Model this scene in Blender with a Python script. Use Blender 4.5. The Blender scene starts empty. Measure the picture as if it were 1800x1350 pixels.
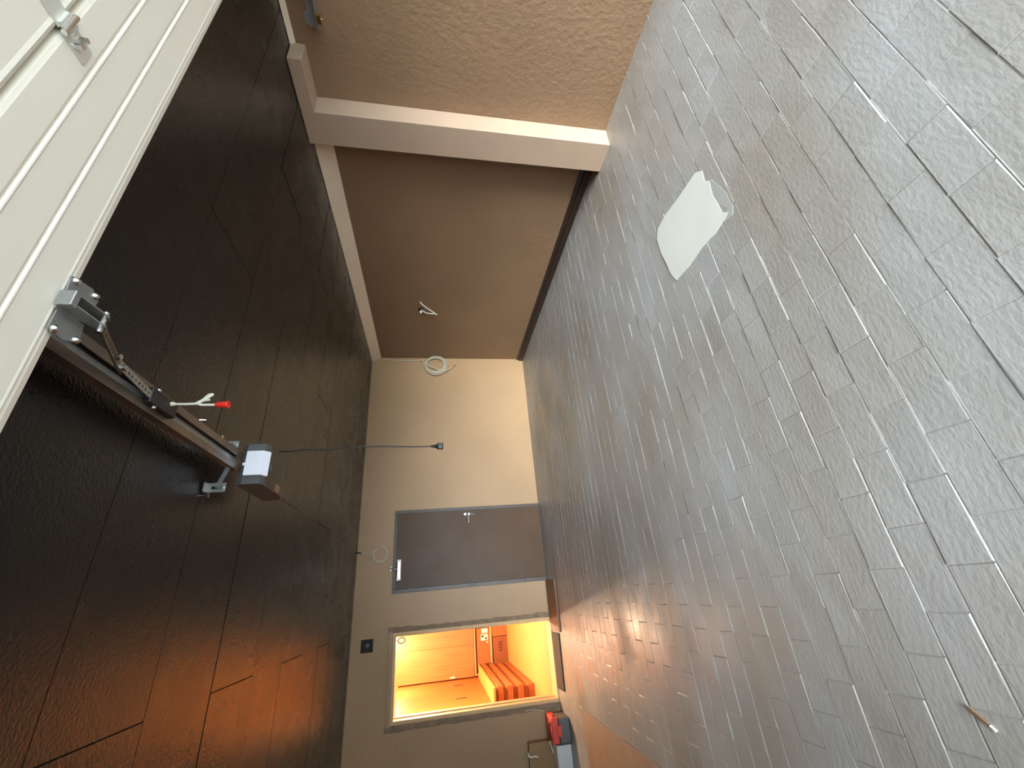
import bpy, bmesh, math, random
from mathutils import Vector, Matrix
random.seed(7)
scene = bpy.context.scene
COL = scene.collection

# ------------------------------------------------------------------ camera
F_PX, YAW, PITCH, ROLL, CAM_H = 728.77, 0.4703, -0.1833, -0.0005, 1.4643
fw = Vector((math.sin(YAW)*math.cos(PITCH), math.cos(YAW)*math.cos(PITCH), math.sin(PITCH)))
rt = Vector((math.cos(YAW), -math.sin(YAW), 0.0)); up = rt.cross(fw)
rt2 = math.cos(ROLL)*rt + math.sin(ROLL)*up; up2 = -math.sin(ROLL)*rt + math.cos(ROLL)*up
cam_data = bpy.data.cameras.new('camera'); cam_data.sensor_fit = 'HORIZONTAL'
cam_data.sensor_width = 36.0; cam_data.lens = F_PX*36.0/1800.0; cam_data.clip_start = 0.02
cam = bpy.data.objects.new('camera', cam_data); COL.objects.link(cam)
cx, cy, cz = -up2, rt2, -fw                     # the photo was taken with the phone turned on its side
cam.matrix_world = Matrix(((cx.x, cy.x, cz.x, 0), (cx.y, cy.y, cz.y, 0), (cx.z, cy.z, cz.z, CAM_H), (0, 0, 0, 1)))
scene.camera = cam

# ------------------------------------------------------------------ world, daylight through the open garage door
SKY = (0.66, 0.82, 1.0); SKY_STRENGTH = 6.0
wd = bpy.data.worlds.new('overcast_sky'); scene.world = wd; wd.use_nodes = True
bg = wd.node_tree.nodes['Background']; bg.inputs[0].default_value = (*SKY, 1); bg.inputs[1].default_value = SKY_STRENGTH
Y_FRONT = -1.55; OPEN_X0, OPEN_X1, OPEN_Z = -1.4, 3.36, 2.16
pl = bpy.data.lights.new('opening_portal', 'AREA'); pl.shape = 'RECTANGLE'; pl.size = OPEN_X1-OPEN_X0; pl.size_y = OPEN_Z
pl.cycles.is_portal = True
po = bpy.data.objects.new('opening_portal', pl); COL.objects.link(po)
po.location = ((OPEN_X0+OPEN_X1)/2, Y_FRONT, OPEN_Z/2); po.rotation_euler = (math.radians(90), 0, 0)
SUN_E, SUN_AZ, SUN_EL = 8.6, 13.0, 13.5            # low hazy sun shining in past the camera towards the back right
sl = bpy.data.lights.new('hazy_sun', 'SUN'); sl.energy = SUN_E; sl.color = (0.92, 0.96, 1.0); sl.angle = math.radians(32)
so = bpy.data.objects.new('hazy_sun', sl); COL.objects.link(so); so.location = (-4, -8, 5)
so.rotation_euler = Vector((math.sin(math.radians(SUN_AZ))*math.cos(math.radians(SUN_EL)), math.cos(math.radians(SUN_AZ))*math.cos(math.radians(SUN_EL)), -math.sin(math.radians(SUN_EL)))).to_track_quat('-Z', 'Y').to_euler()
vs = scene.view_settings
scene.display_settings.display_device = 'sRGB'
vs.view_transform = 'Standard'; vs.look = 'None'; vs.gamma = 1.0; vs.use_curve_mapping = False
vs.exposure = 0.32

# ------------------------------------------------------------------ helpers
def srgb(r, g, b):
    f = lambda c: (c/255/12.92) if c/255 <= 0.04045 else ((c/255+0.055)/1.055)**2.4
    return (f(r), f(g), f(b))

def mat(name, col, rough=0.6, metal=0.0, var=0.0, scale=3.0, bump=0.0, bscale=40.0, col2=None, spec=0.5, stretch=None, bdist=0.01, emit=None, estr=0.0, detail=5.0, rvar=0.0):
    m = bpy.data.materials.new(name); m.use_nodes = True
    nt = m.node_tree; N = nt.nodes; L = nt.links; b = N['Principled BSDF']
    b.inputs['Base Color'].default_value = (*col, 1); b.inputs['Roughness'].default_value = rough
    b.inputs['Metallic'].default_value = metal; b.inputs['Specular IOR Level'].default_value = spec
    if emit: b.inputs['Emission Color'].default_value = (*emit, 1); b.inputs['Emission Strength'].default_value = estr
    if var or col2 or bump or rvar:
        g = N.new('ShaderNodeNewGeometry'); mp = N.new('ShaderNodeMapping')
        L.new(g.outputs['Position'], mp.inputs['Vector'])
        if stretch: mp.inputs['Scale'].default_value = stretch
        if var or col2:
            n = N.new('ShaderNodeTexNoise'); n.inputs['Scale'].default_value = scale; n.inputs['Detail'].default_value = detail
            L.new(mp.outputs[0], n.inputs['Vector'])
            r = N.new('ShaderNodeValToRGB'); r.color_ramp.elements[0].position = 0.32; r.color_ramp.elements[1].position = 0.68
            c2 = col2 if col2 else tuple(c*(1+var) for c in col); c1 = col if col2 else tuple(c*(1-var) for c in col)
            r.color_ramp.elements[0].color = (*c1, 1); r.color_ramp.elements[1].color = (*c2, 1)
            L.new(n.outputs['Fac'], r.inputs['Fac']); L.new(r.outputs['Color'], b.inputs['Base Color'])
        if rvar:
            n3 = N.new('ShaderNodeTexNoise'); n3.inputs['Scale'].default_value = scale*1.7; n3.inputs['Detail'].default_value = 4
            L.new(mp.outputs[0], n3.inputs['Vector'])
            mr = N.new('ShaderNodeMapRange'); mr.inputs['From Min'].default_value = 0.3; mr.inputs['From Max'].default_value = 0.7
            mr.inputs['To Min'].default_value = max(0.03, rough-rvar); mr.inputs['To Max'].default_value = min(1, rough+rvar)
            L.new(n3.outputs['Fac'], mr.inputs['Value']); L.new(mr.outputs[0], b.inputs['Roughness'])
        if bump:
            n2 = N.new('ShaderNodeTexNoise'); n2.inputs['Scale'].default_value = bscale; n2.inputs['Detail'].default_value = 6
            L.new(mp.outputs[0], n2.inputs['Vector'])
            bp = N.new('ShaderNodeBump'); bp.inputs['Strength'].default_value = bump; bp.inputs['Distance'].default_value = bdist
            L.new(n2.outputs['Fac'], bp.inputs['Height']); L.new(bp.outputs['Normal'], b.inputs['Normal'])
    return m

M = {}
M['floor'] = mat('grey_painted_paver', srgb(140,132,120), 0.38, col2=srgb(160,160,157), scale=1.5, bump=0.32, bscale=70, bdist=0.005, rvar=0.12, detail=8, stretch=(0.5,1,1))
M['joint'] = mat('grey_painted_joint', srgb(158,156,150), 0.5, var=0.15, scale=6, bump=0.4, bscale=90, bdist=0.004)
M['wall'] = mat('brown_wall_paint', srgb(168,137,99), 0.5, var=0.06, scale=1.3, bump=0.30, bscale=28, bdist=0.012)
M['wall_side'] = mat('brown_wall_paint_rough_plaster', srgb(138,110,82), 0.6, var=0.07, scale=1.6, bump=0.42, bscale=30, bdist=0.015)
M['trim'] = mat('beige_trim_paint', srgb(176,152,128), 0.6, var=0.04, scale=3, bump=0.12, bscale=60)
M['ceiling'] = mat('dark_glossy_ceiling_paint', srgb(25,23,22), 0.27, var=0.2, scale=2.2, bump=0.40, bscale=95, bdist=0.005, spec=0.5, rvar=0.04)
M['cove'] = mat('lightened_coving_paint', srgb(232,212,186), 0.6, var=0.04, scale=3, bump=0.12, bscale=60)  # trim paint lightened: light thrown up from the floor put into the colour
M['ceiling_gap'] = mat('dark_board_joint', srgb(26,23,21), 0.8)
M['cream'] = mat('cream_steel_panel', srgb(244,238,222), 0.45, bump=0.08, bscale=220, bdist=0.002)
M['zinc'] = mat('zinc_plated_steel', srgb(160,162,160), 0.35, metal=0.7, var=0.1, scale=30)
M['steel_dark'] = mat('worn_rail_steel', srgb(128,116,104), 0.35, metal=0.7, var=0.15, scale=14)
M['steel_bright'] = mat('bright_bolt_steel', srgb(215,215,212), 0.25, metal=1.0)
M['hinge_steel'] = mat('pale_hinge_steel', srgb(222,222,212), 0.35, metal=0.3)
M['brass'] = mat('brass', srgb(200,160,80), 0.3, metal=1.0)
M['black_plastic'] = mat('black_plastic', srgb(26,26,27), 0.4)
M['grey_plastic'] = mat('dark_grey_plastic', srgb(88,88,88), 0.45)
M['white_plastic'] = mat('white_plastic_lens', srgb(236,238,246), 0.35)
M['red_plastic'] = mat('red_plastic', srgb(222,50,38), 0.4)
M['white_cord'] = mat('white_cord', srgb(228,224,206), 0.7)
M['cable'] = mat('pale_cable_sheath', srgb(190,184,160), 0.5)
M['black_cable'] = mat('black_cable', srgb(30,26,24), 0.5)
M['door_metal'] = mat('dark_brown_metal_paint', srgb(88,68,50), 0.36, var=0.08, scale=2.5, bump=0.05, bscale=4, bdist=0.02, rvar=0.05, spec=0.16)
M['door_frame'] = mat('dark_frame_paint', srgb(72,62,54), 0.42, var=0.12, scale=9)
M['chrome'] = mat('satin_chrome', srgb(225,222,212), 0.25, metal=0.6)
M['plaster'] = mat('bare_grey_plaster', srgb(138,116,92), 0.8, var=0.22, scale=11, bump=0.7, bscale=50, bdist=0.012)
M['lining'] = mat('cream_door_lining', srgb(214,178,128), 0.55, var=0.06, scale=7)
M['skirting'] = mat('dark_brown_skirting', srgb(44,33,25), 0.4, var=0.15, scale=8)
M['wood'] = mat('light_wood_veneer', srgb(180,104,44), 0.5, col2=srgb(194,116,54), scale=5, stretch=(6,6,0.4), bump=0.05)
M['wood_dark'] = mat('dark_slot', srgb(38,22,12), 0.6)
M['card'] = mat('cardboard', srgb(168,100,46), 0.75, var=0.06, scale=9)
M['card_pale'] = mat('pale_flat_pack_board', srgb(210,160,80), 0.65, var=0.05, scale=6)
M['card_brown'] = mat('brown_cardboard', srgb(142,80,36), 0.75, var=0.08, scale=8)
M['tan_carton'] = mat('tan_carton', srgb(152,120,82), 0.75, var=0.06, scale=8)
M['paper'] = mat('white_paper', srgb(236,230,214), 0.7)
M['ink'] = mat('dark_ink', srgb(50,34,24), 0.7)
M['store_floor'] = mat('pale_store_floor', srgb(204,158,90), 0.45, var=0.08, scale=5, bump=0.1, bscale=30)
M['store_wall'] = mat('cream_store_wall', srgb(205,170,112), 0.7)
M['patch'] = mat('cream_filler', srgb(205,206,194), 0.5, var=0.03, scale=4)
M['patch_grey'] = mat('grey_filler', srgb(160,160,152), 0.5, var=0.05, scale=5)
M['sheet'] = mat('brown_hardboard', srgb(150,122,100), 0.6, var=0.1, scale=5)
M['plank'] = mat('brown_plank', srgb(120,88,62), 0.6, var=0.15, scale=7)
M['rubber'] = mat('dark_rubber', srgb(44,38,33), 0.8, var=0.15, scale=12)
M['tool_grey'] = mat('grey_case_plastic', srgb(92,90,88), 0.5, var=0.06, scale=10)
M['box_white'] = mat('pale_grey_plastic', srgb(205,208,204), 0.45)
M['ground'] = mat('pale_driveway', srgb(216,210,200), 0.8, var=0.1, scale=2)
M['lamp'] = mat('warm_glass', srgb(255,220,160), 0.4, emit=(1.0, 0.62, 0.25), estr=12)
M['splinter'] = mat('splinter_wood', srgb(120,92,66), 0.7)

WLOC = {}
def tag(o, label, cat, group=None, kind=None):
    o['label'] = label; o['category'] = cat
    if group: o['group'] = group
    if kind: o['kind'] = kind
    return o
def thing(name, loc, label, cat, group=None, kind=None):
    o = bpy.data.objects.new(name, None); COL.objects.link(o); o.location = loc; o.empty_display_size = 0.1
    WLOC[o.name] = Vector(loc)
    return tag(o, label, cat, group, kind)

class MB:
    def __init__(s): s.v = []; s.f = []; s.sm = []
    def add(s, vs, fs, smooth=False):
        n = len(s.v); s.v += [Vector(p) for p in vs]
        for f in fs: s.f.append([i+n for i in f]); s.sm.append(smooth)
        return s
    def box(s, x0, x1, y0, y1, z0, z1, c=0.0):
        if x0 > x1: x0, x1 = x1, x0
        if y0 > y1: y0, y1 = y1, y0
        if z0 > z1: z0, z1 = z1, z0
        if c <= 0:
            vs = [(x, y, z) for z in (z0, z1) for y in (y0, y1) for x in (x0, x1)]
            return s.add(vs, [(0,2,3,1),(4,5,7,6),(0,1,5,4),(2,6,7,3),(0,4,6,2),(1,3,7,5)])
        bm = bmesh.new(); bmesh.ops.create_cube(bm, size=1)
        for v in bm.verts: v.co = Vector(((x0+x1)/2+v.co.x*(x1-x0), (y0+y1)/2+v.co.y*(y1-y0), (z0+z1)/2+v.co.z*(z1-z0)))
        bmesh.ops.bevel(bm, geom=bm.edges[:], offset=c, segments=2, affect='EDGES', profile=0.5)
        return s.bm(bm)
    def bm(s, bm, smooth=False):
        bm.verts.index_update(); vs = [v.co.copy() for v in bm.verts]; fs = [[v.index for v in f.verts] for f in bm.faces]
        bm.free(); return s.add(vs, fs, smooth)
    def prism(s, poly, d, off=(0,0,0)):          # poly: 3D points (CCW seen from the end d points to), extruded by vector d
        d = Vector(d); n = len(poly); P = [Vector(p)+Vector(off) for p in poly]
        return s.add(P+[p+d for p in P], [list(range(n))[::-1], list(range(n, 2*n))]+[(i, (i+1) % n, n+(i+1) % n, n+i) for i in range(n)])
    def tube(s, pts, r, seg=8, cap=True, smooth=True):
        P = [Vector(p) for p in pts]; n = len(P); rr = r if isinstance(r, (list, tuple)) else [r]*n
        t0 = (P[1]-P[0]).normalized(); ref = Vector((0,0,1)) if abs(t0.z) < 0.9 else Vector((1,0,0))
        u = t0.cross(ref).normalized(); vs = []; fs = []
        for i in range(n):
            t = (P[min(i+1,n-1)]-P[max(i-1,0)]).normalized(); u = (u-t*u.dot(t)).normalized(); w = t.cross(u)
            for k in range(seg):
                a = 2*math.pi*k/seg; vs.append(P[i]+rr[i]*(math.cos(a)*u+math.sin(a)*w))
        for i in range(n-1):
            for k in range(seg):
                k2 = (k+1) % seg; fs.append((i*seg+k, i*seg+k2, (i+1)*seg+k2, (i+1)*seg+k))
        s.add(vs, fs, smooth)
        if cap: s.add(vs[:seg], [list(range(seg))[::-1]]); s.add(vs[-seg:], [list(range(seg))])
        return s
    def bar(s, a, b, w, h, upv=(0,0,1)):         # rectangular bar from a to b, width w sideways, height h along upv
        a = Vector(a); b = Vector(b); t = (b-a).normalized(); side = t.cross(Vector(upv)).normalized(); u = side.cross(t)
        vs = [p+side*w/2*i+u*h/2*j for p in (a, b) for j in (-1,1) for i in (-1,1)]
        return s.add(vs, [(0,1,3,2),(4,6,7,5),(0,4,5,1),(2,3,7,6),(0,2,6,4),(1,5,7,3)])
    def build(s, name, m, parent=None, origin=None):
        base = WLOC[parent.name] if parent else Vector((0,0,0))
        o0 = Vector(origin) if origin is not None else base
        me = bpy.data.meshes.new(name); me.from_pydata([v-o0 for v in s.v], [], s.f); me.materials.append(M[m] if isinstance(m, str) else m)
        me.polygons.foreach_set('use_smooth', s.sm)
        bm = bmesh.new(); bm.from_mesh(me); bmesh.ops.recalc_face_normals(bm, faces=bm.faces); bm.to_mesh(me); bm.free()
        o = bpy.data.objects.new(name, me); COL.objects.link(o); o.location = o0-base
        if parent: o.parent = parent
        WLOC[o.name] = o0
        return o
def spline(pts, n=8):
    P = [Vector(p) for p in pts]; out = []
    for i in range(len(P)-1):
        p0, p1, p2, p3 = P[max(i-1,0)], P[i], P[i+1], P[min(i+2, len(P)-1)]
        for k in range(n):
            t = k/n; out.append(0.5*((2*p1)+(p2-p0)*t+(2*p0-5*p1+4*p2-p3)*t*t+(3*p1-p0-3*p2+p3)*t**3))
    out.append(P[-1]); return out
def proj(P):
    d = Vector(P)-Vector((0,0,CAM_H)); z = d.dot(fw)
    return None if z < 0.05 else (900-F_PX*d.dot(up2)/z, 675-F_PX*d.dot(rt2)/z)

# ------------------------------------------------------------------ room shell
H, W, D, XL = 2.45, 3.519, 5.993, -2.45
WT = 0.24
floor = tag(MB().box(XL-0.1, W+0.1, Y_FRONT-0.3, D+0.01, -0.12, -0.0022).build('floor', 'joint'), 'grey painted garage floor of running bond pavers', 'floor', kind='structure')
# pavers 24 x 12.2 cm in rows along the back wall
PL, PW = 0.239, 0.1222
def brick_mesh(v, dep=0.42):
    rnd = random.Random(v); hx, hy = PL/2-0.0007, PW/2-0.0007; c = 0.0026+0.003*rnd.random(); dep *= rnd.choice((0.15, 0.5, 0.8, 1.1, 1.4)); mb = MB()
    top = [(-hx+c,-hy+c),(hx-c,-hy+c),(hx-c,hy-c),(-hx+c,hy-c)]
    zt = [0.0012*rnd.uniform(-1,1) for _ in range(4)]
    vs = [(x,y,-0.02) for x,y in ((-hx,-hy),(hx,-hy),(hx,hy),(-hx,hy))]
    vs += [(x+rnd.uniform(-.001,.001), y+rnd.uniform(-.001,.001), -c*dep) for x,y in ((-hx,-hy),(hx,-hy),(hx,hy),(-hx,hy))]
    vs += [(x,y,z) for (x,y),z in zip(top, zt)]
    fs = [(i,(i+1)%4,4+(i+1)%4,4+i) for i in range(4)]+[(4+i,4+(i+1)%4,8+(i+1)%4,8+i) for i in range(4)]+[(8,9,10,11)]
    me = bpy.data.meshes.new('brick'); me.from_pydata(vs, [], fs); me.materials.append(M['floor']); return me
BM = [[brick_mesh(i+31*k, d) for i in range(8)] for k, d in enumerate((0.42, 0.26, 0.15, 0.09))]
bricks = []
y0 = 1.093-PW*24
for r in range(0, 70):
    ya = y0+r*PW; yb = ya+PW
    if yb < Y_FRONT+0.1 or ya > D-0.02: continue
    ph = (-0.037 if (r-24) % 2 != 0 else 0.081)
    if (r-24) % 2 == 0: ph = 0.081
    n0 = math.floor((XL-ph)/PL)-1
    for k in range(n0, n0+32):
        xa = ph+k*PL; xb = xa+PL
        if xa > W-0.01 or xb < XL+0.01: continue
        xa2, xb2 = max(xa, XL), min(xb, W); yb2 = min(yb, D); ya2 = max(ya, Y_FRONT)
        q = [proj((x,y,0)) for x,y in ((xa2,ya2),(xb2,ya2),(xb2,yb2),(xa2,yb2))]
        area = 0
        if all(q):
            cxm = sum(p[0] for p in q)/4; cym = sum(p[1] for p in q)/4
            area = abs(sum(q[i][0]*q[(i+1)%4][1]-q[(i+1)%4][0]*q[i][1] for i in range(4)))/2
            if not (0 < cxm < 1800 and 0 < cym < 1350):
                area = 0
        bricks.append((area, xa2, xb2, ya2, yb2))
bricks.sort(key=lambda b: -b[0])
field = MB()
for i, (area, xa, xb, ya, yb) in enumerate(bricks):
    far = max(0.0, min(1.0, (ya-1.6)/2.2))
    me = BM[min(3, int(far*4))][random.randrange(8)]
    loc = Vector(((xa+xb)/2, (ya+yb)/2, random.uniform(-0.0007, 0.0007)*(1-0.6*far)))
    sc = Vector(((xb-xa)/PL, (yb-ya)/PW, 1)); rx, ry = random.gauss(0, .007)*(1-0.7*far), random.gauss(0, .004)*(1-0.7*far)
    if i < 300 and area > 0:
        o = bpy.data.objects.new('brick', me); COL.objects.link(o); o.parent = floor
        o.location = loc; o.scale = sc; o.rotation_euler = (rx, ry, random.gauss(0,.003))
    else:
        mx = Matrix.Translation(loc) @ Matrix.Rotation(rx, 4, 'X') @ Matrix.Rotation(ry, 4, 'Y') @ Matrix.Diagonal((sc.x, sc.y, 1, 1))
        field.add([mx @ v.co for v in me.vertices], [list(p.vertices) for p in me.polygons])
fo = field.build('brick_field', 'floor', floor); fo['kind'] = 'stuff'

# back wall with its two openings
D1A, D1B, D1Z = 1.106, 0.094, 2.0
D2A, D2B, D2Z = -0.335, -1.225, 1.965
wb = MB()
wb.box(D1A, W+WT, D, D+WT, -0.1, H+0.1); wb.box(D1B, D1A, D, D+WT, D1Z, H+0.1); wb.box(D2A, D1B, D, D+WT, -0.1, H+0.1)
wb.box(D2B, D2A, D, D+WT, D2Z, H+0.1); wb.box(XL-WT, D2B, D, D+WT, -0.1, H+0.1)
tag(wb.build('wall_back', 'wall'), 'brown painted back wall with two doorways', 'wall', kind='structure')
tag(MB().box(W, W+WT, Y_FRONT-0.25, D, -0.1, H+0.1).build('wall_right', 'wall_side'), 'rough brown plastered side wall with a pilaster', 'wall', kind='structure')
tag(MB().box(XL-WT, XL, Y_FRONT-0.25, D, -0.1, H+0.1).build('wall_left', 'wall_side'), 'brown side wall out of view at the left', 'wall', kind='structure')
wf = MB(); wf.box(XL, OPEN_X0, Y_FRONT-0.2, Y_FRONT, -0.1, H+0.1); wf.box(OPEN_X1, W, Y_FRONT-0.2, Y_FRONT, -0.1, H+0.1); wf.box(OPEN_X0, OPEN_X1, Y_FRONT-0.2, Y_FRONT, OPEN_Z, H+0.1)  # unseen left pier widened to keep daylight off the left side
tag(wf.build('wall_front', 'wall_side'), 'front wall around the open garage entrance', 'wall', kind='structure')
# ceiling: concrete cast on boards 48.5 cm wide
ceil = tag(MB().box(XL-0.1, W+0.1, Y_FRONT-0.3, D+0.02, H+0.008, H+0.2).build('ceiling', 'ceiling_gap'), 'dark brown concrete ceiling with board joints', 'ceiling', kind='structure')
for r in range(-8, 10):
    ya = 1.98+0.484*r; yb = ya+0.484
    ya = max(ya, Y_FRONT); yb = min(yb, D)
    if yb-ya < 0.03: continue
    ph = 1.645 if r % 2 else 2.60
    for k in range(-3, 2):
        xa = max(ph+1.94*k, XL); xb = min(ph+1.94*(k+1), W)
        if xb-xa < 0.02: continue
        g = 0.0023; dz = random.uniform(-0.0012, 0.0012)
        MB().box(xa+g, xb-g, ya+g, yb-g, H+dz, H+0.03).build('panel', 'ceiling', ceil, origin=((xa+xb)/2, (ya+yb)/2, H))
# pilaster, ceiling box and coves on the right wall
PX, PY0, PY1 = W-0.2, 2.037, 2.292
tag(MB().box(PX, W, PY0, PY1, -0.02, H-0.003, 0.004).build('trim_1', 'trim'), 'beige plastered pilaster standing out from the rough side wall', 'pilaster', kind='structure')
tag(MB().box(PX, W, 1.6926, PY0, 2.354, H-0.003, 0.003).build('trim_2', 'trim'), 'short beige boxed beam under the ceiling beside the pilaster', 'beam', kind='structure')
tag(MB().prism([(W,PY1,2.315),(W,PY1,H-0.003),(W-0.08,PY1,H-0.003)], (0, D-PY1, 0)).build('trim_3', 'cove'), 'beige sloped coving between pilaster and back wall', 'coving', kind='structure')
tag(MB().prism([(W,Y_FRONT,2.415),(W,Y_FRONT,H-0.003),(W-0.03,Y_FRONT,H-0.003)], (0, 1.6926-Y_FRONT, 0)).build('trim_4', 'cove'), 'narrow beige coving above the garage door track', 'coving', kind='structure')
br = thing('baseboard_right', (W, (PY1+D)/2, 0), 'dark brown two-step skirting at the foot of the recessed side wall', 'skirting', kind='structure')
MB().box(W-0.035, W, PY1, D, -0.004, 0.055, 0.004).build('lower_rail', 'skirting', br)
MB().box(W-0.018, W, PY1, D, 0.062, 0.105, 0.003).build('upper_rail', 'skirting', br)
MB().tube([(W-0.03, PY1, 0.059), (W-0.03, D, 0.059)], 0.006).build('bead', 'skirting', br)

# ------------------------------------------------------------------ outside
tag(MB().box(-14, 14, -22, Y_FRONT-0.2, -0.13, -0.012).build('driveway', 'ground'), 'pale paved driveway outside the garage entrance', 'ground', kind='structure')

# ------------------------------------------------------------------ closed metal door
d1 = thing('door_1', ((D1A+D1B)/2, D, 0), 'closed dark brown metal door with a chrome lever', 'door', kind='structure')
fr = MB(); t = 0.055
fr.box(D1A-t, D1A, D-0.012, D+0.10, 0, D1Z, 0.003); fr.box(D1B, D1B+t, D-0.012, D+0.10, 0, D1Z, 0.003); fr.box(D1B+t, D1A-t, D-0.012, D+0.10, D1Z-t, D1Z, 0.003)
fr.build('door_frame', 'door_frame', d1)
MB().box(D1B-0.02, D1A+0.02, D+0.11, D+WT-0.01, -0.05, D1Z+0.02).build('backing', 'door_frame', d1)  # unseen box added to block sky light leaking past the leaf
MB().box(D1B, D1A, D-0.012, D+0.11, -0.05, 0.006, 0.002).build('threshold', 'door_frame', d1)  # sill added to close the light leak under the leaf
leaf = MB().box(D1B+t-0.012, D1A-t+0.012, D-0.026, D+0.03, 0.008, D1Z-t+0.014, 0.003).build('door_leaf', 'door_metal', d1)
hx, hz = D1A-0.10, 1.035
lv = MB(); lv.box(hx-0.018, hx+0.018, D-0.032, D-0.026, hz-0.11, hz+0.05, 0.002)
plate = lv.build('escutcheon', 'door_frame', d1)
MB().box(hx-0.017, hx+0.017, D-0.040, D-0.030, hz+0.006, hz+0.038, 0.003).build('rose', 'chrome', d1)
MB().box(hx-0.017, hx+0.017, D-0.040, D-0.030, hz-0.04, hz-0.008, 0.003).build('rose', 'chrome', d1)
MB().tube([(hx,D-0.034,hz-0.012),(hx,D-0.075,hz-0.012),(hx-0.01,D-0.085,hz-0.012),(hx-0.12,D-0.085,hz-0.02)], 0.0095).build('lever', 'chrome', d1)
cl = MB().box(0.245, 0.475, D-0.07, D-0.026, 1.895, 1.94, 0.004).build('door_closer', 'chrome', d1)
sc_ = MB()
for sx in (0.25, 0.47): sc_.box(sx-0.012, sx+0.012, D-0.072, D-0.066, 1.89, 1.945, 0.003)
sc_.build('end_cap', 'zinc', cl)
MB().tube([(0.37,D-0.05,1.94),(0.375,D-0.075,1.97),(0.385,D-0.03,2.02)], 0.009).build('closer_arm', 'zinc', cl)
MB().box(0.35, 0.42, D-0.03, D-0.002, 2.01, 2.03, 0.003).build('arm_bracket', 'zinc', cl)
MB().box(D1B+0.02, D1B+0.05, D-0.045, D-0.012, 0.95, 1.03, 0.003).build('hinge', 'black_plastic', d1)
MB().box(D1B+0.02, D1B+0.05, D-0.04, D-0.012, 0.24, 0.30, 0.003).build('hinge', 'door_frame', d1)

# ------------------------------------------------------------------ open doorway into the lit store room
d2 = thing('door_2', ((D2A+D2B)/2, D, 0), 'open doorway lined in cream boards leading to a warmly lit store room', 'doorway', kind='structure')
ln = 0.035
MB().box(D2A-ln, D2A, D-0.006, D+WT+0.01, 0.0, D2Z, 0.003).build('jamb', 'lining', d2)
MB().box(D2B, D2B+ln, D-0.006, D+WT+0.01, 0.0, D2Z, 0.003).build('jamb', 'lining', d2)
MB().box(D2B+ln, D2A-ln, D-0.006, D+WT+0.01, D2Z-ln, D2Z, 0.003).build('head', 'lining', d2)
MB().box(D2B+ln, D2A-ln, D-0.02, D+WT+0.01, -0.005, 0.016, 0.004).build('threshold', 'lining', d2)
MB().box(D2A-ln-0.012, D2A-ln, D+0.10, D+0.13, 0.016, D2Z-ln).build('stop', 'lining', d2)
MB().box(D2B+ln, D2B+ln+0.012, D+0.10, D+0.13, 0.016, D2Z-ln).build('stop', 'lining', d2)
MB().box(D2A-ln-0.006, D2A-ln, D+0.05, D+0.10, 0.10, 0.16, 0.002).build('strike_plate', 'chrome', d2)
def rough_strip(x0, x1, z0, z1, dep, along_z):
    mb = MB(); n = 26; rnd = random.Random(int(x0*1000)+int(z1*10)); L = []; R = []
    for i in range(n+1):
        t_ = i/n
        if along_z: z = z0+(z1-z0)*t_; L.append((x0+rnd.uniform(-.012,.012), z)); R.append((x1+rnd.uniform(-.004,.004), z))
        else: x = x0+(x1-x0)*t_; L.append((x, z0+rnd.uniform(-.003,.003))); R.append((x, z1+rnd.uniform(-.012,.012)))
    vs = []
    for (a, b), (c, d) in zip(L, R):
        for k in range(5):
            s_ = k/4; y = D+0.001-(dep*(0.5+rnd.random()*0.5) if 0 < k < 4 else 0); vs.append((a+(c-a)*s_, y, b+(d-b)*s_))
    fs = [(i*5+k, i*5+k+1, (i+1)*5+k+1, (i+1)*5+k) for i in range(n) for k in range(4)]
    return mb.add(vs, fs, True)
for a in ((D2A+0.06, D2A+0.001, 0.0, D2Z+0.06, 0.006, True), (D2B-0.065, D2B-0.001, 0.0, D2Z+0.06, 0.006, True)):
    rough_strip(*a).build('plaster_edge', 'plaster', d2)
rough_strip(D2B-0.02, D2A+0.02, D2Z+0.001, D2Z+0.06, 0.006, False).build('plaster_edge', 'wall', d2)

# store room shell
SX0, SX1, SY1, SH = -2.05, -0.20, 10.25, 2.42
tag(MB().box(SX0-0.1, SX1+0.1, D+WT, SY1+0.1, -0.12, 0.016).build('floor_storeroom', 'store_floor'), 'pale floor of the lit store room', 'floor', kind='structure')
tag(MB().box(SX0-0.1, SX1+0.1, D+WT, SY1+0.1, SH, SH+0.1).build('ceiling_storeroom', 'store_wall'), 'cream ceiling of the store room', 'ceiling', kind='structure')
tag(MB().box(SX1, SX1+0.1, D+WT, SY1, 0, SH).build('wall_storeroom_right', 'store_wall'), 'cream right wall of the store room', 'wall', kind='structure')
tag(MB().box(SX0-0.1, SX0, D+WT, SY1, 0, SH).build('wall_storeroom_left', 'store_wall'), 'cream left wall behind the wardrobe', 'wall', kind='structure')
tag(MB().box(SX0-0.1, SX1+0.1, SY1, SY1+0.1, 0, SH).build('wall_storeroom_back', 'store_wall'), 'cream end wall of the store room', 'wall', kind='structure')
# wardrobe along the left side
WX = -1.46
wr = thing('wardrobe', (-1.75, 8.4, 0.016), 'tall light wood wardrobe along the left of the store room', 'wardrobe')
MB().box(SX0+0.01, WX-0.02, 6.6, SY1-0.03, 0.016, 2.17).build('body', 'wood', wr)
for i, (a, b, hy_) in enumerate(((6.6, 7.62, None), (7.63, 8.74, 8.22), (8.75, SY1-0.04, 9.32))):
    dr = MB().box(WX-0.018, WX, a, b, 0.08, 2.165, 0.002).build('door', 'wood', wr)
    if hy_: MB().box(WX-0.004, WX+0.004, hy_-0.02, hy_+0.02, 0.96, 1.14, 0.001).build('handle', 'wood_dark', dr)
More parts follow.
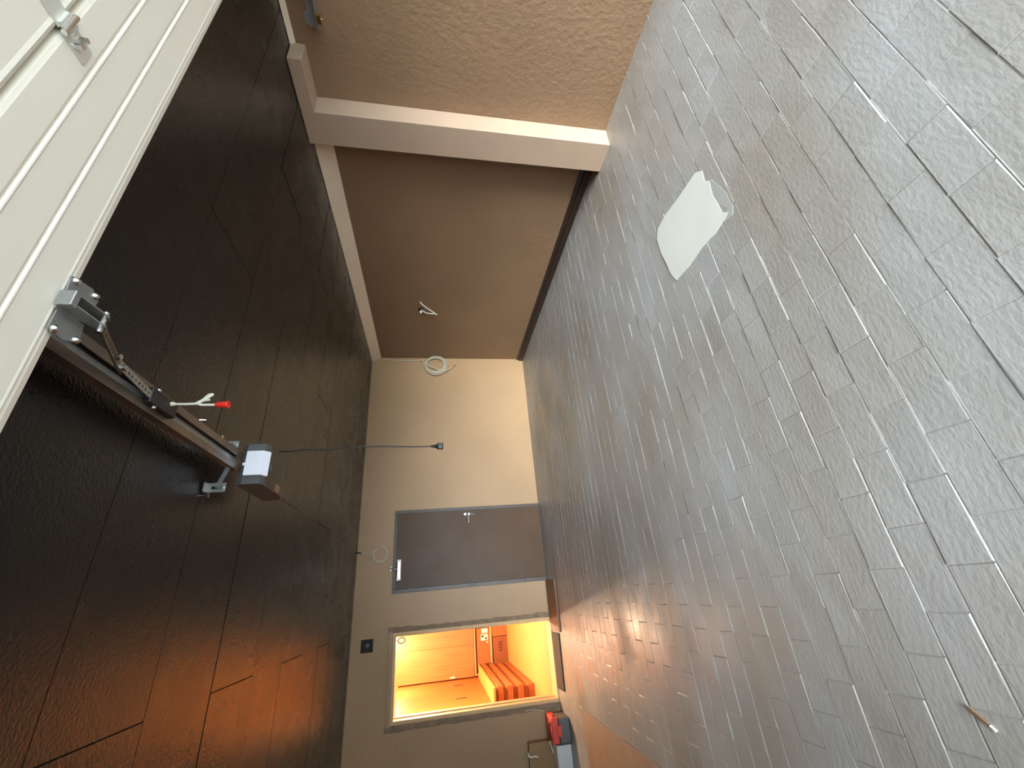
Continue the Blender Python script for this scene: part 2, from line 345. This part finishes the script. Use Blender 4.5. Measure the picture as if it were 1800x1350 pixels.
# wall cabinet at the end of the room
cb = thing('wall_cabinet', (-1.03, SY1-0.3, 0.70), 'light wood cabinet with two doors at the end of the store room', 'cabinet')
CX0, CX1, CY = WX+0.02, -0.58, SY1-0.32
MB().box(CX0, CX1, CY, SY1-0.005, 0.70, 2.20).build('body', 'wood', cb)
dr = MB().box(CX0, -0.90, CY-0.018, CY-0.001, 0.70, 2.20, 0.002).build('door', 'wood', cb)
MB().box(CX0+0.01, CX0+0.045, CY-0.026, CY-0.018, 1.08, 1.18, 0.002).build('lock_plate', 'chrome', dr)
MB().box(-0.895, CX1, CY-0.018, CY-0.001, 0.70, 2.20, 0.002).build('door', 'wood', cb)
# low shelf with cartons under the cabinet
sh = thing('low_shelf', (-1.0, SY1-0.25, 0.016), 'cream low shelf unit standing under the wood cabinet', 'shelf')
MB().box(CX0, CX1, SY1-0.30, SY1-0.02, 0.655, 0.695, 0.002).build('top_board', 'lining', sh)
MB().box(CX0, CX1, SY1-0.34, SY1-0.02, 0.325, 0.36, 0.002).build('middle_board', 'lining', sh)
MB().box(CX0, CX0+0.03, SY1-0.30, SY1-0.02, 0.016, 0.655).build('side_panel', 'lining', sh)
MB().box(CX1-0.03, CX1, SY1-0.30, SY1-0.02, 0.016, 0.655).build('side_panel', 'lining', sh)
bx = thing('cardboard_box', (-0.9, SY1-0.2, 0.36), 'brown cardboard box with two paper labels on the shelf', 'box', 'cartons on the low shelf')
bo = MB().box(-1.25, -0.63, SY1-0.33, SY1-0.05, 0.362, 0.63, 0.004).build('carton', 'card', bx)
for (a, b, c, d) in ((-0.72, -0.64, 0.40, 0.53), (-0.85, -0.74, 0.40, 0.55), (-0.90, -0.87, 0.40, 0.43)):
    MB().box(a, b, SY1-0.332, SY1-0.330, c, d).build('paper_label', 'paper', bo)
MB().box(-0.835, -0.80, SY1-0.3335, SY1-0.3318, 0.42, 0.46).build('print', 'ink', bo)
MB().box(-0.79, -0.76, SY1-0.3335, SY1-0.3318, 0.48, 0.54).build('print', 'ink', bo)
bx2 = thing('cardboard_box', (-1.05, SY1-0.35, 0.016), 'wide cardboard box with a scribbled mark on the floor under the shelf', 'box', 'cartons on the low shelf')
bo = MB().box(-1.38, -0.80, SY1-0.42, SY1-0.32, 0.017, 0.30, 0.004).build('carton', 'card_brown', bx2)
scr = MB(); rnd = random.Random(3)
for i in range(4): scr.bar((-1.06+0.05*i, SY1-0.4205, 0.12), (-1.04+0.05*i, SY1-0.4205, 0.20), 0.012, 0.002, (0,1,0))
for i in range(3): scr.bar((-1.04+0.05*i, SY1-0.4205, 0.20), (-1.01+0.05*i, SY1-0.4205, 0.12), 0.012, 0.002, (0,1,0))
scr.build('scribble', 'ink', bo)
bx3 = MB().box(-0.79, -0.60, SY1-0.44, SY1-0.31, 0.017, 0.31, 0.004)
tag(bx3.build('small_carton', 'card'), 'small plain carton at the right foot of the low shelf', 'box')
# flat packs stacked on the floor along the wardrobe
z = 0.018
FP = [(0.092,'card',0.00,7.36),(0.075,'card_brown',-0.02,7.37),(0.085,'card',0.008,7.34),(0.070,'card_brown',-0.014,7.38),(0.085,'card',0.012,7.35),(0.062,'card_brown',-0.016,7.37),(0.085,'card',0.018,7.34),(0.034,'card_pale',-0.01,7.44),(0.034,'card_pale',0.02,7.30)]
nm = ['bottom','second','third','fourth','fifth','sixth','seventh','eighth','top']
for i, (h, m_, dx, ya) in enumerate(FP):
    a = SY1-0.46-0.03*(i % 3)
    lb = ('long brown flat pack carton, %s from the floor in the store room stack' % nm[i]) if 0 < i < 7 else ('lowest brown flat pack carton resting on the store room floor' if i == 0 else ('pale board second from the top of the flat pack stack' if i == 7 else 'pale board lying on top of the flat pack stack'))
    tag(MB().box(-1.452, -1.245+dx, ya, a, z, z+h-0.002, 0.003).build('flat_pack', m_), lb, 'carton', 'flat packs stacked in the store room')
    z += h
# white ring hanging at the head of the doorway
rg = MB(); pts = [(D2A-0.085+0.03*math.cos(a), D+0.02, 1.865+0.042*math.sin(a)) for a in [i*math.pi/10 for i in range(21)]]
rg.tube(pts, 0.008, 8, cap=False); rg.tube([(D2A-0.085, D+0.02, 1.90), (D2A-0.08, D+0.02, D2Z-ln)], 0.005)
tag(rg.build('cable_ring', 'white_cord'), 'small white cable ring hanging from the head of the lit doorway', 'ring')
# store room lamps (out of view, they give the warm light)
WARM = (1.0, 0.76, 0.52)
def lamp(name, loc, watt, label, rad=0.06):
    lt = thing(name, loc, label, 'lamp')
    mb = MB(); bm = bmesh.new(); bmesh.ops.create_uvsphere(bm, u_segments=16, v_segments=10, radius=rad)
    for v in bm.verts: v.co += Vector(loc)
    mb.bm(bm, True).build('globe', 'lamp', lt)
    ld = bpy.data.lights.new(name+'_light', 'POINT'); ld.energy = watt; ld.color = WARM; ld.shadow_soft_size = rad
    lo = bpy.data.objects.new(name+'_light', ld); COL.objects.link(lo); lo.parent = lt
    lo.location = (0, 0, 0); lt.children[0].visible_shadow = True
    return lt
L1 = lamp('wall_lamp', (-0.29, 7.15, 1.70), 380, 'warm globe lamp on the right wall of the store room')
MB().box(-0.24, SX1, 7.11, 7.19, 1.66, 1.74, 0.01).build('base', 'lining', L1)
L2 = lamp('ceiling_lamp', (-0.85, 9.2, 2.30), 150, 'warm globe lamp under the store room ceiling')
MB().tube([(-0.85,9.2,2.35),(-0.85,9.2,SH)], 0.03).build('base', 'lining', L2)
for lt in (L1, L2):
    for ch in lt.children:
        if ch.type == 'MESH' and ch.name.startswith('globe'): ch.scale = (0.5,0.5,0.5)
        if ch.type == 'LIGHT': ch.data.shadow_soft_size = 0.05

# ------------------------------------------------------------------ sectional garage door, open under the ceiling
DZ = 2.25
gd = thing('garage_door', (0.66, 0.876, DZ), 'open cream ribbed sectional garage door lying overhead', 'garage door')
GX0, GX1 = -1.5, 3.33
def section(ya, yb, ribs, lead=False):
    # underside profile in (y, z), from the far edge yb to the near edge ya
    prof = []
    if lead: prof += [(yb, DZ+0.038), (yb, DZ+0.012), (yb-0.004, DZ+0.005), (yb-0.018, DZ+0.002), (yb-0.026, DZ+0.0035), (yb-0.031, DZ-0.001), (yb-0.036, DZ)]
    else: prof += [(yb, DZ+0.038), (yb, DZ+0.010), (yb-0.006, DZ+0.001), (yb-0.014, DZ-0.002), (yb-0.022, DZ)]
    for r in sorted(ribs, reverse=True): prof += [(r+0.006, DZ), (r+0.003, DZ-0.0015), (r, DZ-0.001), (r-0.004, DZ+0.005), (r-0.009, DZ+0.001), (r-0.012, DZ)]
    prof += [(ya+0.014, DZ), (ya+0.006, DZ+0.003), (ya, DZ+0.014), (ya, DZ+0.038)]
    return MB().prism([(GX0, y, z_) for y, z_ in prof], (GX1-GX0, 0, 0)).build('section', 'cream', gd)
section(0.582, 0.876, (0.765, 0.672), True)
yb = 0.578
for i in range(4):
    ya = yb-0.50; section(ya, yb, (yb-0.10, yb-0.20, yb-0.30, yb-0.40)); yb = ya-0.004
# hinges across the first joint
for hx_ in (1.165, -1.0):
    hg = MB(); hg.box(hx_-0.026, hx_+0.026, 0.520, 0.575, DZ-0.004, DZ-0.0005, 0.001); hg.box(hx_-0.026, hx_+0.026, 0.585, 0.645, DZ-0.004, DZ-0.0005, 0.001)
    hg.box(hx_-0.022, hx_+0.022, 0.565, 0.595, DZ-0.012, DZ-0.003, 0.002)
    hp = hg.build('hinge', 'hinge_steel', gd)
    MB().tube([(hx_-0.034,0.580,DZ-0.012),(hx_+0.034,0.580,DZ-0.012)], 0.006).build('pin', 'steel_bright', hp)
    for sx_ in (-0.014, 0.014):
        MB().tube([(hx_+sx_,0.615,DZ-0.003),(hx_+sx_,0.615,DZ-0.018)], [0.008,0.006], 8).build('screw', 'steel_bright', hp)
# bracket that joins door and arm
bk = MB()
bk.prism([(0.560,0.848,DZ-0.006),(0.617,0.848,DZ-0.006),(0.617,0.918,DZ-0.006),(0.572,0.926,DZ-0.006),(0.556,0.885,DZ-0.006)], (0,0,0.0035))
bk.prism([(0.645,0.848,DZ-0.006),(0.694,0.842,DZ-0.006),(0.706,0.900,DZ-0.006),(0.690,0.926,DZ-0.006),(0.645,0.918,DZ-0.006)], (0,0,0.0035))
bk.box(0.612, 0.650, 0.836, 0.852, DZ-0.035, DZ-0.003, 0.002); bk.box(0.606, 0.656, 0.840, 0.90, DZ-0.008, DZ-0.004)
bk = bk.build('arm_bracket', 'zinc', gd)
tn = MB()
for xx in (0.617, 0.643): tn.prism([(xx,0.852,DZ-0.004),(xx,0.852,DZ-0.036),(xx,0.925,DZ-0.044),(xx,0.942,DZ-0.034),(xx,0.935,DZ-0.020),(xx,0.89,DZ-0.004)], (0.003,0,0))
tn.build('tine', 'zinc', bk)
MB().tube([(0.604,0.927,DZ-0.032),(0.658,0.927,DZ-0.032)], 0.006).build('pin', 'steel_bright', bk)
for (x_, y_) in ((0.690,0.856),(0.694,0.912),(0.566,0.860),(0.574,0.915)):
    MB().tube([(x_,y_,DZ-0.004),(x_,y_,DZ-0.009),(x_,y_,DZ-0.014)], [0.009,0.009,0.004], 8).build('screw', 'steel_bright', bk)
gd.rotation_euler = (0, 0, math.radians(0.9))

# horizontal guide track on the right wall
tk = thing('door_track', (3.42, 0.0, 2.22), 'zinc door track end with a brass stop high on the side wall', 'rail')
tr = MB(); tr.box(3.405, 3.409, -1.4, 1.53, 2.215, 2.265); tr.box(3.39, 3.409, -1.4, 1.53, 2.262, 2.265); tr.box(3.37, 3.409, -1.4, 1.53, 2.213, 2.216)
tr.build('channel', 'zinc', tk)
MB().box(3.409, W-0.001, 1.44, 1.475, 2.225, 2.26, 0.002).build('wall_bracket', 'zinc', tk)
MB().box(3.395, 3.412, 1.455, 1.52, 2.266, 2.29, 0.003).build('end_plate', 'zinc', tk)
MB().box(3.38, 3.405, 1.455, 1.505, 2.185, 2.212, 0.003).build('stop', 'brass', tk)
MB().tube([(3.392,1.48,2.186),(3.392,1.48,2.176)], 0.007).build('bolt', 'steel_bright', tk)

# ------------------------------------------------------------------ opener: rail, trolley, arm, motor
op = thing('garage_door_opener', (0.64, 2.0, 2.36), 'garage door opener with ceiling rail, motor head, white lens and red release knob', 'door opener')
RX0, RX1, RZ = 0.600, 0.676, 2.35
rl = MB()
rl.box(RX0, RX1, -1.5, 2.07, RZ+0.036, RZ+0.039); rl.box(RX0, RX0+0.003, -1.5, 2.07, RZ, RZ+0.036); rl.box(RX1-0.003, RX1, -1.5, 2.07, RZ, RZ+0.036)
rl.box(RX0+0.003, RX0+0.022, -1.5, 2.07, RZ, RZ+0.0025); rl.box(RX1-0.022, RX1-0.003, -1.5, 2.07, RZ, RZ+0.0025)
rl.box(RX0-0.006, RX0, -1.5, 2.07, RZ, RZ+0.0025); rl.box(RX1, RX1+0.006, -1.5, 2.07, RZ, RZ+0.0025)
rl.build('rail', 'steel_dark', op)
MB().box(0.628, 0.650, -1.4, 2.05, RZ+0.014, RZ+0.018).build('drive_belt', 'zinc', op)
tl = MB().box(0.612, 0.664, 1.325, 1.465, RZ-0.022, RZ+0.004, 0.004); tl.box(0.622, 0.654, 1.34, 1.45, RZ+0.004, RZ+0.03)
tl = tl.build('trolley', 'black_plastic', op)
MB().tube([(0.606,1.362,RZ-0.012),(0.672,1.362,RZ-0.012)], 0.008).build('pin', 'steel_bright', tl)
def ladder(path, w, xc):
    mb = MB()
    for k in range(len(path)-1):
        a = Vector((xc, *path[k])); b = Vector((xc, *path[k+1]))
        for s_ in (-1, 1): mb.bar(a+Vector((s_*w*0.36,0,0)), b+Vector((s_*w*0.36,0,0)), w*0.28, 0.004, (0,0,1))
        n = max(2, int((b-a).length/0.02))
        for j in range(n+1):
            p = a.lerp(b, j/n); d = (b-a).normalized()*0.0045; mb.bar(p-d, p+d, w*0.5, 0.004, (0,0,1))
        # upstanding flange of the angle profile
        mb.bar(a+Vector((w*0.5,0,0.008)), b+Vector((w*0.5,0,0.008)), 0.003, 0.018, (0,0,1))
    return mb
am = ladder([(0.925,2.218),(0.975,2.244),(1.165,2.318)], 0.024, 0.632).build('arm', 'steel_dark', op)
am2 = ladder([(1.115,2.300),(1.175,2.312),(1.362,2.338)], 0.022, 0.636).build('arm', 'zinc', op)
for (y_, z_) in ((1.145,2.304),(1.085,2.282)):
    MB().tube([(0.632,y_,z_-0.010),(0.632,y_,z_+0.010)], 0.008, 6).build('bolt', 'steel_bright', am)
# release cord with red knob
kx, ky = 0.650, 1.425
MB().tube([(kx,ky,RZ-0.010),(kx,ky,RZ-0.032)], [0.010,0.006], 8).build('cord_anchor', 'white_cord', op)
c1 = MB().tube(spline([(kx,ky,RZ-0.02),(kx-.001,ky,RZ-0.06),(kx,ky,RZ-0.098),(kx-0.004,ky,RZ-0.115),(kx-0.004,ky,RZ-0.165)]), 0.0042)
c1.tube(spline([(kx,ky,RZ-0.092),(kx+0.014,ky+.004,RZ-0.108),(kx+0.036,ky+.006,RZ-0.124),(kx+0.034,ky,RZ-0.138),(kx+0.020,ky-.004,RZ-0.126),(kx+0.002,ky-.004,RZ-0.100)]), 0.0042)
c1.tube(spline([(kx,ky,RZ-0.098),(kx+0.010,ky-.005,RZ-0.118),(kx+0.012,ky-.006,RZ-0.136)]), 0.0046)
cd = c1.build('release_cord', 'white_cord', op)
kn = MB(); prof = [(0.007,-0.155),(0.0085,-0.158),(0.0125,-0.192),(0.0125,-0.196),(0.0095,-0.196),(0.0085,-0.175),(0.003,-0.175)]
seg = 20; vs = []; fs = []
for r_, z_ in prof:
    for k in range(seg): vs.append((kx-0.004+r_*math.cos(2*math.pi*k/seg), ky+r_*math.sin(2*math.pi*k/seg), RZ+z_))
for i in range(len(prof)-1):
    for k in range(seg): fs.append((i*seg+k, i*seg+(k+1)%seg, (i+1)*seg+(k+1)%seg, (i+1)*seg+k))
fs.append(list(range(seg))); fs.append(list(range((len(prof)-1)*seg, len(prof)*seg)))
kb = MB().add(vs, fs, True).build('release_knob', 'red_plastic', cd)
# motor head
hs = MB(); MX0, MX1, MY0, MY1, MZ0, MZ1 = 0.535, 0.725, 2.055, 2.42, 2.25, 2.36
body = [(MY0,MZ1-0.028),(MY0,MZ0+0.006),(MY0+0.03,MZ0-0.002),(MY1-0.10,MZ0),(MY1-0.02,MZ0+0.02),(MY1,MZ0+0.05),(MY1,MZ1),(MY0+0.02,MZ1)]
hs.prism([(MX0,y,z_) for y, z_ in body], (MX1-MX0,0,0))
hb = hs.build('motor_housing', 'grey_plastic', op)
M['motor_under'] = mat('dark_brown_plastic', srgb(52,46,42), 0.42)
MB().box(MX0-0.004, MX1+0.004, MY0+0.045, MY1-0.11, MZ0-0.004, MZ0+0.001, 0.0015).build('underside_cover', 'motor_under', hb)
lz = MB(); lens = [(MY0-0.016,MZ1-0.034),(MY0-0.018,MZ0+0.006),(MY0+0.012,MZ0-0.018),(MY0+0.030,MZ0-0.012),(MY0+0.03,MZ0),(MY0,MZ0+0.004),(MY0,MZ1-0.034)]
lz.prism([(0.572,y,z_) for y, z_ in lens], (0.114,0,0))
ls = lz.build('lens', 'white_plastic', hb)
MB().box(0.620, 0.632, MY0-0.014, MY0-0.002, MZ1-0.036, MZ1-0.022, 0.002).build('clip', 'white_plastic', ls)
MB().box(0.605, 0.640, MY0+0.048, MY0+0.056, MZ0-0.016, MZ0-0.002, 0.002).build('button', 'grey_plastic', hb)
M['sticker'] = mat('tan_sticker', srgb(150,112,84), 0.6)
MB().box(0.538, 0.575, 2.23, 2.29, MZ0-0.0055, MZ0-0.0038).build('sticker', 'sticker', hb)
# hanger straps
def strap(xr, x0, x1, yy, z0, z1, bx):
    s1 = MB(); xm = (x0+x1)/2; zm = (z0+z1)/2
    s1.bar((xr, yy+0.004, RZ+0.025), (xm, yy+0.004, zm), 0.006, 0.018)
    w = (x1-x0)*0.36
    s1.box(x0, x0+w, yy-0.002, yy+0.002, z0, z1); s1.box(x1-w, x1, yy-0.002, yy+0.002, z0, z1)
    s1.box(x0+w, x1-w, yy-0.002, yy+0.002, z0, z0+0.02); s1.box(x0+w, x1-w, yy-0.002, yy+0.002, z1-0.02, z1)
    s1.box(x0, x1, yy-0.03, yy+0.002, z1-0.003, z1)
    st = s1.build('hanger', 'zinc', op)
    MB().tube([(bx, yy-0.018, H+0.002), (bx, yy-0.018, z1-0.012), (bx, yy-0.018, z1-0.024)], [0.005,0.005,0.011], 8).build('bolt', 'steel_bright', st)
    MB().tube([(xm, yy-0.012, z0+0.012), (xm, yy+0.012, z0+0.012)], 0.008, 6).build('bolt', 'steel_bright', st)
strap(RX0, 0.490, 0.530, 2.0, 2.366, 2.442, 0.474); strap(RX1, 0.690, 0.722, 2.0, 2.352, 2.442, 0.735)
# power cord dangling from the motor with its plug
pc = MB().tube(spline([(0.722,2.36,2.33),(0.76,2.362,2.325),(0.786,2.362,2.30),(0.785,2.362,2.25),(0.794,2.362,2.17),(0.790,2.362,2.06),(0.801,2.362,1.92),(0.800,2.362,1.75),(0.793,2.362,1.58),(0.793,2.362,1.48)], 8), 0.0042)
pcb = pc.build('power_cord', 'black_cable', op)
pg = MB().tube([(0.793,2.362,1.49),(0.792,2.362,1.46),(0.792,2.362,1.45)], [0.006,0.010,0.017], 10)
pg.box(0.775, 0.809, 2.345, 2.379, 1.418, 1.452, 0.006)
pgb = pg.build('plug', 'black_plastic', pcb)

# ------------------------------------------------------------------ small things on walls and ceiling
hk = thing('ceiling_hook', (0.745, 1.80, H), 'small bright screw hook in the dark ceiling beside the opener rail', 'hook')
MB().tube([(0.745,1.80,H+0.004),(0.745,1.80,H-0.02)], 0.006, 8).build('shank', 'brass', hk)
MB().tube([(0.745,1.80,H-0.018),(0.748,1.805,H-0.04)], [0.010,0.005], 8).build('eye', 'steel_bright', hk)
# pale cable coil in the corner
cc = thing('cable_coil', (3.44, 5.95, 1.46), 'pale cable coiled into a thick ring in the wall corner', 'cable')
rnd = random.Random(11); pts = [(3.485,5.982,2.30),(3.47,5.978,2.1),(3.46,5.975,1.9),(3.455,5.972,1.72),(3.46,5.96,1.66)]
for turn in range(7):
    ra = 0.155+rnd.uniform(-.022,.018); ox, oz = rnd.uniform(-.012,.012), rnd.uniform(-.014,.014); dy = 5.962-0.006*turn
    for k in range(16):
        a = math.pi*0.62+2*math.pi*k/16
        pts.append((3.36+ox+ra*math.cos(a)*0.98, dy, 1.455+oz+ra*math.sin(a)*1.05))
pts += [(3.25,5.93,1.34),(3.29,5.93,1.24),(3.33,5.935,1.18)]
MB().tube(spline(pts, 3), 0.0075, 7).build('coil', 'cable', cc)
MB().tube(spline([(3.33,5.935,1.18),(3.35,5.935,1.155),(3.38,5.94,1.13)], 4), 0.004, 6).build('bare_end', 'brass', cc)
# small coil near the ceiling
sc2 = thing('cable_coil', (0.58, 5.98, 2.2), 'thin white cable loop high on the back wall beside the metal door', 'cable')
pts = [(0.605,5.985,2.445),(0.585,5.982,2.36),(0.555,5.98,2.27)]
for turn in range(3):
    for k in range(14):
        a = math.pi*0.6+2*math.pi*k/14; ra = 0.082+0.006*turn
        pts.append((0.565+ra*math.cos(a), 5.978-0.004*turn, 2.165+ra*math.sin(a)))
MB().tube(spline(pts, 3), 0.005, 6).build('loop', 'cable', sc2)
MB().tube([(0.607,5.985,2.448),(0.598,5.984,2.40)], 0.0085, 8).build('dark_tip', 'black_cable', sc2)
# wires out of the right wall
ww = thing('wall_wires', (W, 4.65, 1.6), 'loose pale wire ends sticking out of a hole in the recessed side wall', 'wire')
MB().tube([(W-0.004,4.68,1.66),(W+0.002,4.68,1.66)], 0.04, 14).build('hole', 'skirting', ww)
MB().tube(spline([(W-0.001,4.52,1.66),(W-0.04,4.54,1.62),(W-0.07,4.60,1.53),(W-0.09,4.64,1.47),(W-0.10,4.66,1.44)]), 0.007, 7).build('wire', 'white_cord', ww)
MB().tube(spline([(W-0.001,4.69,1.65),(W-0.05,4.68,1.60),(W-0.08,4.66,1.55),(W-0.09,4.65,1.47)]), 0.007, 7).build('wire', 'white_cord', ww)
MB().tube([(W-0.002,4.72,1.655),(W-0.03,4.73,1.655)], [0.016,0.012], 8).build('wire_cap', 'white_plastic', ww)
# black junction box
jb = thing('junction_box', (-0.437, D, 2.26), 'square black recessed junction box high beside the lit doorway', 'junction box')
jm = MB(); a0, a1, c0, c1_ = -0.505, -0.369, 2.19, 2.33
jm.box(a0, a1, D-0.010, D, c0, c0+0.03, 0.003); jm.box(a0, a1, D-0.010, D, c1_-0.03, c1_, 0.003); jm.box(a0, a0+0.03, D-0.010, D, c0+0.03, c1_-0.03, 0.003); jm.box(a1-0.03, a1, D-0.010, D, c0+0.03, c1_-0.03, 0.003)
jm.box(a0+0.03, a1-0.03, D-0.003, D, c0+0.03, c1_-0.03)
jm.build('frame', 'rubber', jb)
MB().tube([(-0.432,D-0.003,2.255),(-0.432,D-0.016,2.255)], 0.022, 14).build('knob', 'grey_plastic', jb)

# ------------------------------------------------------------------ things on the floor
fp = thing('floor_patch', (1.8, 1.55, 0.0), 'cream rhombus-shaped filler patch on the grey floor', 'patch')
P = [(2.045,1.36),(2.00,1.315),(1.93,1.325),(1.895,1.30),(1.80,1.315),(1.72,1.305),(1.655,1.30),(1.622,1.272),(1.612,1.31),(1.603,1.40),(1.618,1.52),(1.612,1.66),(1.622,1.785),(1.70,1.815),(1.80,1.825),(1.90,1.842),(2.02,1.838),(2.075,1.80),(2.085,1.70),(2.062,1.55)]
MB().prism([(x,y,-0.004) for x,y in P], (0,0,0.0072)).build('filler', 'patch', fp)
P2 = [(1.93,1.34),(1.89,1.285),(1.80,1.255),(1.72,1.238),(1.62,1.235),(1.585,1.255),(1.60,1.32),(1.65,1.31),(1.8,1.33)]
MB().prism([(x,y,-0.004) for x,y in P2], (0,0,0.0058)).build('smear', 'patch_grey', fp)
tag(MB().box(-2.3, -1.118, 2.9, 5.02, 0.002, 0.012, 0.002).build('hardboard_sheet', 'sheet'), 'large brown sheet lying flat on the floor', 'sheet')
tag(MB().box(-0.478, 0.092, 5.53, 5.95, 0.002, 0.022, 0.004).build('floor_plank', 'plank'), 'brown board lying on the floor between the two doors', 'board')
tag(MB().prism([(-0.495,5.62,0.002),(-1.075,5.655,0.002),(-1.085,5.97,0.002),(-0.500,5.94,0.002)], (0,0,0.012)).build('door_mat', 'rubber'), 'dark rubber mat in front of the lit doorway', 'mat')
# tool case: red lid, grey body
tc = thing('tool_case', (-1.42, 5.78, 0.0), 'red and dark grey tool case on the floor beside the lit doorway', 'tool case')
MB().box(-1.53, -1.30, 5.62, 5.93, 0.002, 0.125, 0.012).build('body', 'tool_grey', tc)
M['case_red'] = mat('faded_red_plastic', srgb(206,72,60), 0.5)
ld_ = MB().box(-1.525, -1.290, 5.63, 5.93, 0.127, 0.205, 0.014).build('lid', 'case_red', tc)
MB().box(-1.46, -1.36, 5.612, 5.632, 0.10, 0.15, 0.005).build('latch', 'case_red', tc)
MB().tube([(-1.289,5.70,0.16),(-1.280,5.70,0.16)], 0.012, 10).build('stud', 'black_plastic', tc)
hd = MB().tube(spline([(-1.47,5.66,0.20),(-1.465,5.66,0.222),(-1.40,5.66,0.226),(-1.345,5.66,0.222),(-1.34,5.66,0.20)],4), 0.009, 8).build('handle', 'black_plastic', ld_)
# pale grey box, carton and bits of cord at the wall
pb = thing('storage_box', (-1.72, 5.75, 0.0), 'pale grey plastic box standing next to the tool case', 'box')
MB().box(-2.02, -1.545, 5.66, 5.86, 0.002, 0.150, 0.006).build('tub', 'box_white', pb)
MB().box(-2.03, -1.540, 5.652, 5.868, 0.150, 0.168, 0.004).build('lid', 'box_white', pb)
MB().box(-1.79, -1.75, 5.640, 5.656, 0.055, 0.095, 0.003).build('clip', 'white_plastic', pb)
cbx = thing('brown_carton', (-1.75, 5.93, 0.0), 'brown carton against the back wall behind the pale grey box', 'box')
bd = MB().box(-2.0, -1.545, 5.885, 5.985, 0.002, 0.43, 0.004).build('carton_body', 'tan_carton', cbx)
MB().box(-1.76, -1.60, 5.8835, 5.8855, 0.432, 0.434).build('tape', 'white_plastic', cbx)
tag(MB().tube(spline([(-1.63,5.90,0.446),(-1.65,5.874,0.444),(-1.66,5.866,0.40),(-1.655,5.866,0.37),(-1.67,5.868,0.34)]), 0.008, 7).build('string_end', 'white_cord'), 'short white string hanging over the brown carton', 'string')
tag(MB().tube(spline([(-1.27,5.985,0.42),(-1.262,5.975,0.35),(-1.275,5.97,0.27),(-1.285,5.94,0.208)]), 0.005, 7).build('frayed_cord', 'cable'), 'frayed pale cord hanging above the red tool case', 'cord')
tag(MB().tube(spline([(-1.535,5.80,0.19),(-1.54,5.80,0.21),(-1.56,5.82,0.20),(-1.60,5.83,0.185),(-1.64,5.82,0.178)]), 0.007, 7).build('white_strap', 'white_cord'), 'white strap lying between the tool case and the grey box', 'strap')
# bits on the floor
sp = thing('wood_splinter', (-0.41, 1.20, 0.002), 'thin brown wood splinter with a pale tip lying on the pavers', 'splinter')
MB().bar((-0.392,1.213,0.006), (-0.424,1.181,0.006), 0.006, 0.006).build('shaft', 'splinter', sp)
MB().bar((-0.426,1.178,0.006), (-0.437,1.168,0.006), 0.005, 0.005).build('tip', 'white_cord', sp)
